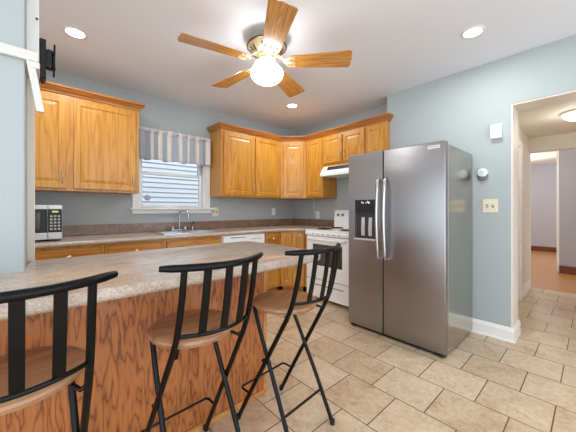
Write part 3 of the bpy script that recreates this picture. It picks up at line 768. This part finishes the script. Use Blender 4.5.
# ------------------------------------------------------------------ peninsula
PB = 1.4228; PE = 1.091
pn = thing('peninsula', 'oak plywood faced breakfast peninsula base behind the bar stools', 'peninsula', (0, 0, 0))
b = MB(); b.box(-1.55, PE-0.006, PB+0.006, 1.655, 0, 0.868); b.box(PX+0.004, PE-0.006, 1.655, 1.95, 0, 0.868)
b.build('carcass', M['oak_v'], pn)
MB().box(-1.55, PE-0.006, PB, PB+0.006, 0, 0.868).build('front_panel', M['ply'], pn)
MB().box(PE-0.006, PE, PB, 1.95, 0, 0.868).build('end_panel', M['oak_v'], pn)
MB().box(PE-0.020, PE+0.004, PB-0.006, PB+0.018, 0, 0.868, 0.002, 1).build('corner_strip', M['ply_trim'], pn)
b = MB(); b.box(-1.55, PE-0.020, PB-0.012, PB, 0, 0.032, 0.004); b.build('base_strip', M['ply_trim'], pn)
pc = thing('peninsula_worktop', 'tan speckled laminate breakfast bar top with a rounded end, around the partition', 'worktop', (0, 0, 0))
X1, Y0_, Y1_ = 1.333, 1.1123, 1.984
poly = [(-1.55, Y0_)] + arc(X1-0.10, Y0_+0.10, 0.10, -PI/2, 0, 8) + arc(X1-0.05, Y1_-0.05, 0.05, 0, PI/2, 6) + [(PX+0.003, Y1_), (PX+0.003, 1.657), (-1.55, 1.657)]
MB().prism(poly, 0.869, 0.914, 0.014, 4).build('slab', M['counter'], pc, smooth=True)

# ------------------------------------------------------------------ bar stools
def stool():
    root = thing('bar_stool', '', 'bar stool', (0, 0, 0), 0, 'black metal bar stools with round wooden seats')
    SZ = 0.680
    # seat: dished round board
    b = MB(); b.lathe([(0, SZ-0.004), (0.10, SZ-0.002), (0.146, SZ+0.003), (0.167, SZ+0.004), (0.178, SZ-0.003), (0.180, SZ-0.012), (0.172, SZ-0.026), (0.146, SZ-0.034), (0, SZ-0.034)], 48, (0, 0.005, 0))
    b.build('seat', M['seat_wood'], root, smooth=True)
    # top rail
    def rail(x, z, y_end, sag): return (x, y_end - sag*(1-(x/0.215)**2), z)
    n = 14
    ZT = 0.984
    pts = [rail(-0.217+0.434*i/n, ZT+0.000, -0.205, 0.085) for i in range(n+1)]
    MB().tube(pts, [0.0105]+[0.0135]*(n-1)+[0.0105], 12).build('top_rail', M['black'], root, smooth=True)
    xp = 0.152
    yt = rail(xp, ZT, -0.205, 0.085)[1]
    for s_ in (-1, 1):
        pts = [(s_*0.172, 0.205, 0.008), (s_*0.168, 0.10, 0.20), (s_*0.160, -0.07, 0.50), (s_*0.156, -0.155, 0.650), (s_*0.154, -0.190, 0.725), (s_*0.153, -0.212, 0.80), (s_*0.152, -0.230, 0.88), (s_*xp, yt, ZT-0.004)]
        p = MB().tube(pts, 0.0115, 12).build('back_leg_post', M['black'], root, smooth=True)
        MB().lathe([(0, 0), (0.013, 0), (0.0135, 0.024), (0, 0.024)], 12, (s_*0.172, 0.205, 0)).build('foot_cap', M['rubber'], p)
        pts = [(s_*0.158, -0.205, 0.008), (s_*0.152, -0.10, 0.23), (s_*0.140, 0.065, 0.55), (s_*0.136, 0.110, 0.649)]
        l = MB().tube(pts, 0.0110, 12).build('leg', M['black'], root, smooth=True)
        MB().lathe([(0, 0), (0.013, 0), (0.0135, 0.024), (0, 0.024)], 12, (s_*0.158, -0.205, 0)).build('foot_cap', M['rubber'], l)
        MB().tube([(s_*0.120, -0.115, 0.645), (s_*0.138, -0.145, 0.636), (s_*0.156, -0.152, 0.648)], 0.0075, 8).build('seat_bracket', M['black'], root, smooth=True)
        MB().lathe([(0, -0.010), (0.008, -0.010), (0.008, 0.010), (0, 0.010)], 10, (s_*0.160, 0.003, 0.40), 'X').build('pivot', M['black'], root, smooth=True)
    # lower back rail
    ZL = 0.733
    def low(x): return (x, -0.192 - 0.055*(1-(x/xp)**2), ZL)
    MB().tube([low(-xp+2*xp*i/10) for i in range(11)], 0.0075, 8).build('lower_rail', M['black'], root, smooth=True)
    for sx in (-0.080, 0.0, 0.080):
        a = low(sx); c = rail(sx, ZT, -0.205, 0.085)
        MB().bar([(sx, a[1], ZL), (sx, (a[1]+c[1])/2-0.004, (ZL+ZT)/2), (sx, c[1], ZT-0.004)], (1, 0, 0), 0.029, 0.006).build('slat', M['black'], root)
    # u shaped footrest on the front legs and a straight stretcher between the rear legs
    z = 0.185; y = 0.100
    MB().tube([(-0.170, y, z), (-0.170, y+0.07, z), (-0.160, y+0.085, z), (0.160, y+0.085, z), (0.170, y+0.07, z), (0.170, y, z)], 0.006, 8).build('footrest', M['black'], root, smooth=True)
    MB().tube([(-0.1535, -0.131, 0.163), (0.1535, -0.131, 0.163)], 0.0065, 8).build('stretcher', M['black'], root, smooth=True)
    return root
s1 = stool()
S = [(s1, -0.048, 1.184, 0.04, 'black bar stool nearest the blue partition wall, cropped by the left edge'),
     (None, 0.506, 1.182, 0.05, 'middle black bar stool, fully in front of the oak peninsula panel'),
     (None, 1.030, 1.160, 0.08, 'black bar stool at the rounded end of the peninsula, nearest the refrigerator')]
for o, x, y, r, lab in S:
    if o is None: o = copy_tree(s1)
    o.location = (x, y, 0); o.rotation_euler = (0, 0, r); o['label'] = lab

# ------------------------------------------------------------------ valance on its rod
va = thing('window_valance', 'short tab-top valance striped grey and cream, hanging over the kitchen window', 'valance', (0, 3.50, 0))
VX0, VX1 = 0.86, 1.757; VT, VBm = 2.108, 1.768
cream = [(0.98, 1.019), (1.065, 1.116), (1.169, 1.229), (1.305, 1.359), (1.417, 1.456), (1.52, 1.580), (1.675, 1.735)]
def is_cream(x): return any(a <= x <= c for a, c in cream)
edges = sorted(set([VX0, VX1] + [e for p in cream for e in p]))
xs = []
for a, c in zip(edges, edges[1:]):
    k = max(2, int((c-a)/0.011))
    xs += [a+(c-a)*i/k for i in range(k)]
xs.append(VX1)
def vy(x, f):
    ph = 2*PI*(x-1.0)/0.107
    return 0.013*math.sin(ph)*(0.6+0.7*f) + 0.006*math.sin(2.3*ph+1)*f
b = MB(); nz = 12; G = []
for x in xs:
    col = []
    ph = 2*PI*(x-1.0)/0.107
    top = VT - 0.012*(0.5-0.5*math.cos(ph)); bot = VBm + 0.010*math.sin(ph*0.5) + 0.004*math.cos(ph)
    for j in range(nz+1):
        f = j/nz; col.append(b.bm.verts.new((x, vy(x, f), top+(bot-top)*f)))
    G.append(col)
for i in range(len(xs)-1):
    for j in range(nz):
        f = b.bm.faces.new((G[i][j], G[i][j+1], G[i+1][j+1], G[i+1][j])); f.material_index = 1 if is_cream((xs[i]+xs[i+1])/2) else 0
cl = b.build('cloth', [M['valance_grey'], M['valance_cream']], va, smooth=True)
sm = cl.modifiers.new('thickness', 'SOLIDIFY'); sm.thickness = 0.002
for a, c in cream:
    xm = (a+c)/2; wd = (c-a)*0.8
    MB().bar([(xm, -0.014, VT-0.030), (xm, -0.014, VT+0.018), (xm, -0.009, VT+0.028), (xm, 0.0, VT+0.031), (xm, 0.009, VT+0.028), (xm, 0.013, VT+0.015), (xm, 0.013, VT-0.02)], (1, 0, 0), wd, 0.002).build('tab', M['valance_cream'], va)
rd_ = MB().tube([(0.84, 0, VT+0.020), (1.762, 0, VT+0.020)], 0.0065, 10).build('curtain_rod', M['white_enamel'])
rd_.location = (0, 3.50, 0)
tag(rd_, 'thin white rod holding the striped valance over the window', 'curtain rod')
for xx in (0.852, 1.754):
    MB().tube([(xx, 0, VT+0.020), (xx, YB-0.022-3.50, VT+0.020)], 0.005, 8).build('rod_bracket', M['white_enamel'], rd_)

# ------------------------------------------------------------------ small wall fittings
def plate(name, label, cat, x, y, z, rot, w_, h_, m, kind, group=None):
    t = thing(name, label, cat, (x, y, z), rot, group)
    MB().box(-w_/2, w_/2, -0.006, 0.0, -h_/2, h_/2, 0.0025, 2).build('cover_plate', m, t)
    if kind == 'outlet':
        for dz in (-0.02, 0.02):
            so = MB().box(-0.016, 0.016, -0.009, -0.006, dz-0.013, dz+0.013, 0.003).build('socket', m, t)
            b = MB(); b.box(-0.007, -0.004, -0.0096, -0.0088, dz-0.002, dz+0.007); b.box(0.004, 0.007, -0.0096, -0.0088, dz-0.002, dz+0.007); b.build('socket_slots', M['grey_plastic'], so)
    else:
        n = kind
        for i in range(n):
            cx = (i-(n-1)/2)*0.046
            fr_ = MB().box(cx-0.009, cx+0.009, -0.008, -0.006, -0.014, 0.014, 0.001, 1).build('switch_surround', M['grey_plastic'], t)
            b = MB(); b.bar([(cx, -0.006, 0.0), (cx, -0.018, 0.009 if i else -0.009)], (1, 0, 0), 0.009, 0.009); b.build('toggle', m, fr_)
    return t
plate('light_switch', 'ivory double toggle switch plate on the blue wall right of the window', 'light switch', 1.845, YB, 1.148, 0, 0.095, 0.125, M['ivory'], 2)
plate('wall_outlet', 'white wall outlet above the backsplash near the kitchen corner', 'outlet', 2.90, YB, 1.145, 0, 0.075, 0.12, M['white_plastic'], 'outlet')
plate('light_switch', 'ivory double toggle switch plate right of the refrigerator, below the round thermostat', 'light switch', XR, 0.652, 1.214, -PI/2, 0.118, 0.125, M['ivory'], 2)
plate('wall_outlet', 'white outlet beside the stove with the hood cord plugged in', 'outlet', XS, 3.02, 1.085, -PI/2, 0.075, 0.12, M['white_plastic'], 'outlet')
cdm = thing('power_cord', 'white power cord hanging from the narrow oak cabinet to the outlet', 'cord', (XS, 3.06, 0))
MB().tube([(-0.012, 0.035, CZ0-0.001), (-0.012, 0.035, 1.25), (-0.012, 0.030, 1.17), (-0.016, 0.012, 1.13), (-0.024, -0.02, 1.105), (-0.034, -0.036, 1.10)], 0.006, 8).build('cable', M['white_plastic'], cdm, smooth=True)
MB().box(-0.040, -0.0092, -0.054, -0.026, 1.088, 1.122, 0.004).build('plug', M['white_plastic'], cdm)
ch = thing('door_chime', 'small white chime box high on the blue wall beside the doorway', 'door chime', (XR, 0.602, 1.83), -PI/2)
MB().box(-0.042, 0.042, -0.040, 0.0, 0.0, 0.126, 0.006, 3).build('cover', M['white_plastic'], ch, smooth=True)
MB().box(-0.030, 0.030, -0.0415, -0.040, 0.098, 0.101).build('grille_slot', M['grey_plastic'], ch)
th = thing('thermostat', 'round white thermostat over a grey disc painted as its shade, right of the refrigerator', 'thermostat', (XR, 0.708, 1.515), -PI/2)
MB().lathe([(0, 0), (0.044, 0), (0.045, 0.010), (0.040, 0.016), (0, 0.016)], 36, (0, 0, -0.018), '-Y').build('wall_plate', M['grey_plastic'], th, smooth=True)  # grey disc set low in place of the shade below the dial
dl_ = MB().lathe([(0, 0.0), (0.041, 0.0), (0.040, 0.022), (0.035, 0.032), (0.030, 0.034), (0, 0.034)], 36, (0, -0.010, 0.012), '-Y').build('dial', M['white_plastic'], th, smooth=True)
MB().lathe([(0, 0), (0.022, 0), (0.021, 0.004), (0, 0.005)], 24, (0, -0.044, 0.012), '-Y').build('dial_centre', M['silver_plastic'], dl_, smooth=True)

# fittings on the partition end
bd = MB().prism([(1.76, 1.86), (1.97, 1.86), (1.97, 2.40), (1.94, 2.43), (1.79, 2.43), (1.76, 2.38)], PX, 0.004, axis='X', bev=0.004)
bdo = bd.build('mounting_board', M['white_trim'])
tag(bdo, 'white screwed mounting board on the end of the blue partition, behind the bracket', 'mounting board')
for zz in (2.235, 2.08):
    MB().lathe([(0, 0), (0.006, 0), (0.005, 0.003), (0, 0.003)], 10, (-0.004, 1.76, zz), '-Y').build('screw', M['screw'], bdo)
tv = thing('tv_mount', 'black folding television wall bracket on the end of the partition', 'tv mount', (0.004, 1.88, 1.94))
MB().box(0, 0.026, -0.04, 0.04, -0.10, 0.095, 0.005).build('wall_plate', M['tv_mount'], tv)
a_ = MB(); a_.box(0.022, 0.050, -0.018, 0.018, -0.035, 0.055, 0.004); a_.tube([(0.042, 0, -0.04), (0.042, 0, 0.06)], 0.013, 12)
a_.build('swivel_arm', M['tv_mount'], tv)
hdp = MB().prism([(-0.06, -0.045), (-0.02, -0.03), (-0.012, 0.028), (-0.05, 0.065), (-0.058, 0.072), (-0.030, 0.052), (0.030, 0.052), (0.058, 0.072), (0.05, 0.065), (0.012, 0.028), (0.02, -0.03), (0.06, -0.045), (0.05, -0.055), (0.015, -0.040), (-0.015, -0.040), (-0.05, -0.055)], 0.054, 0.062, axis='X')
hdp.build('screen_plate', M['tv_mount'], tv)
MB().tube([(0.008, -0.03, -0.095), (0.014, -0.032, -0.128)], 0.006, 8).build('cable_clip', M['tv_mount'], tv)
cr = thing('cable_raceway', 'off-white cable raceway along the partition top, bending down at its corner', 'cable raceway', (0, 1.66, 0))
MB().box(-1.6, 0.004, -0.026, -0.002, 1.828, 1.872, 0.006, 2).build('channel', M['raceway'], cr)
MB().bar([(-0.026, -0.010, 1.830), (-0.012, -0.010, 1.745), (0.008, -0.010, 1.615)], (1, 0, 0), 0.026, 0.020).build('drop_channel', M['raceway'], cr)
MB().box(-0.030, 0.006, -0.022, 0.10, 1.800, 1.829, 0.004).build('elbow', M['raceway'], cr)
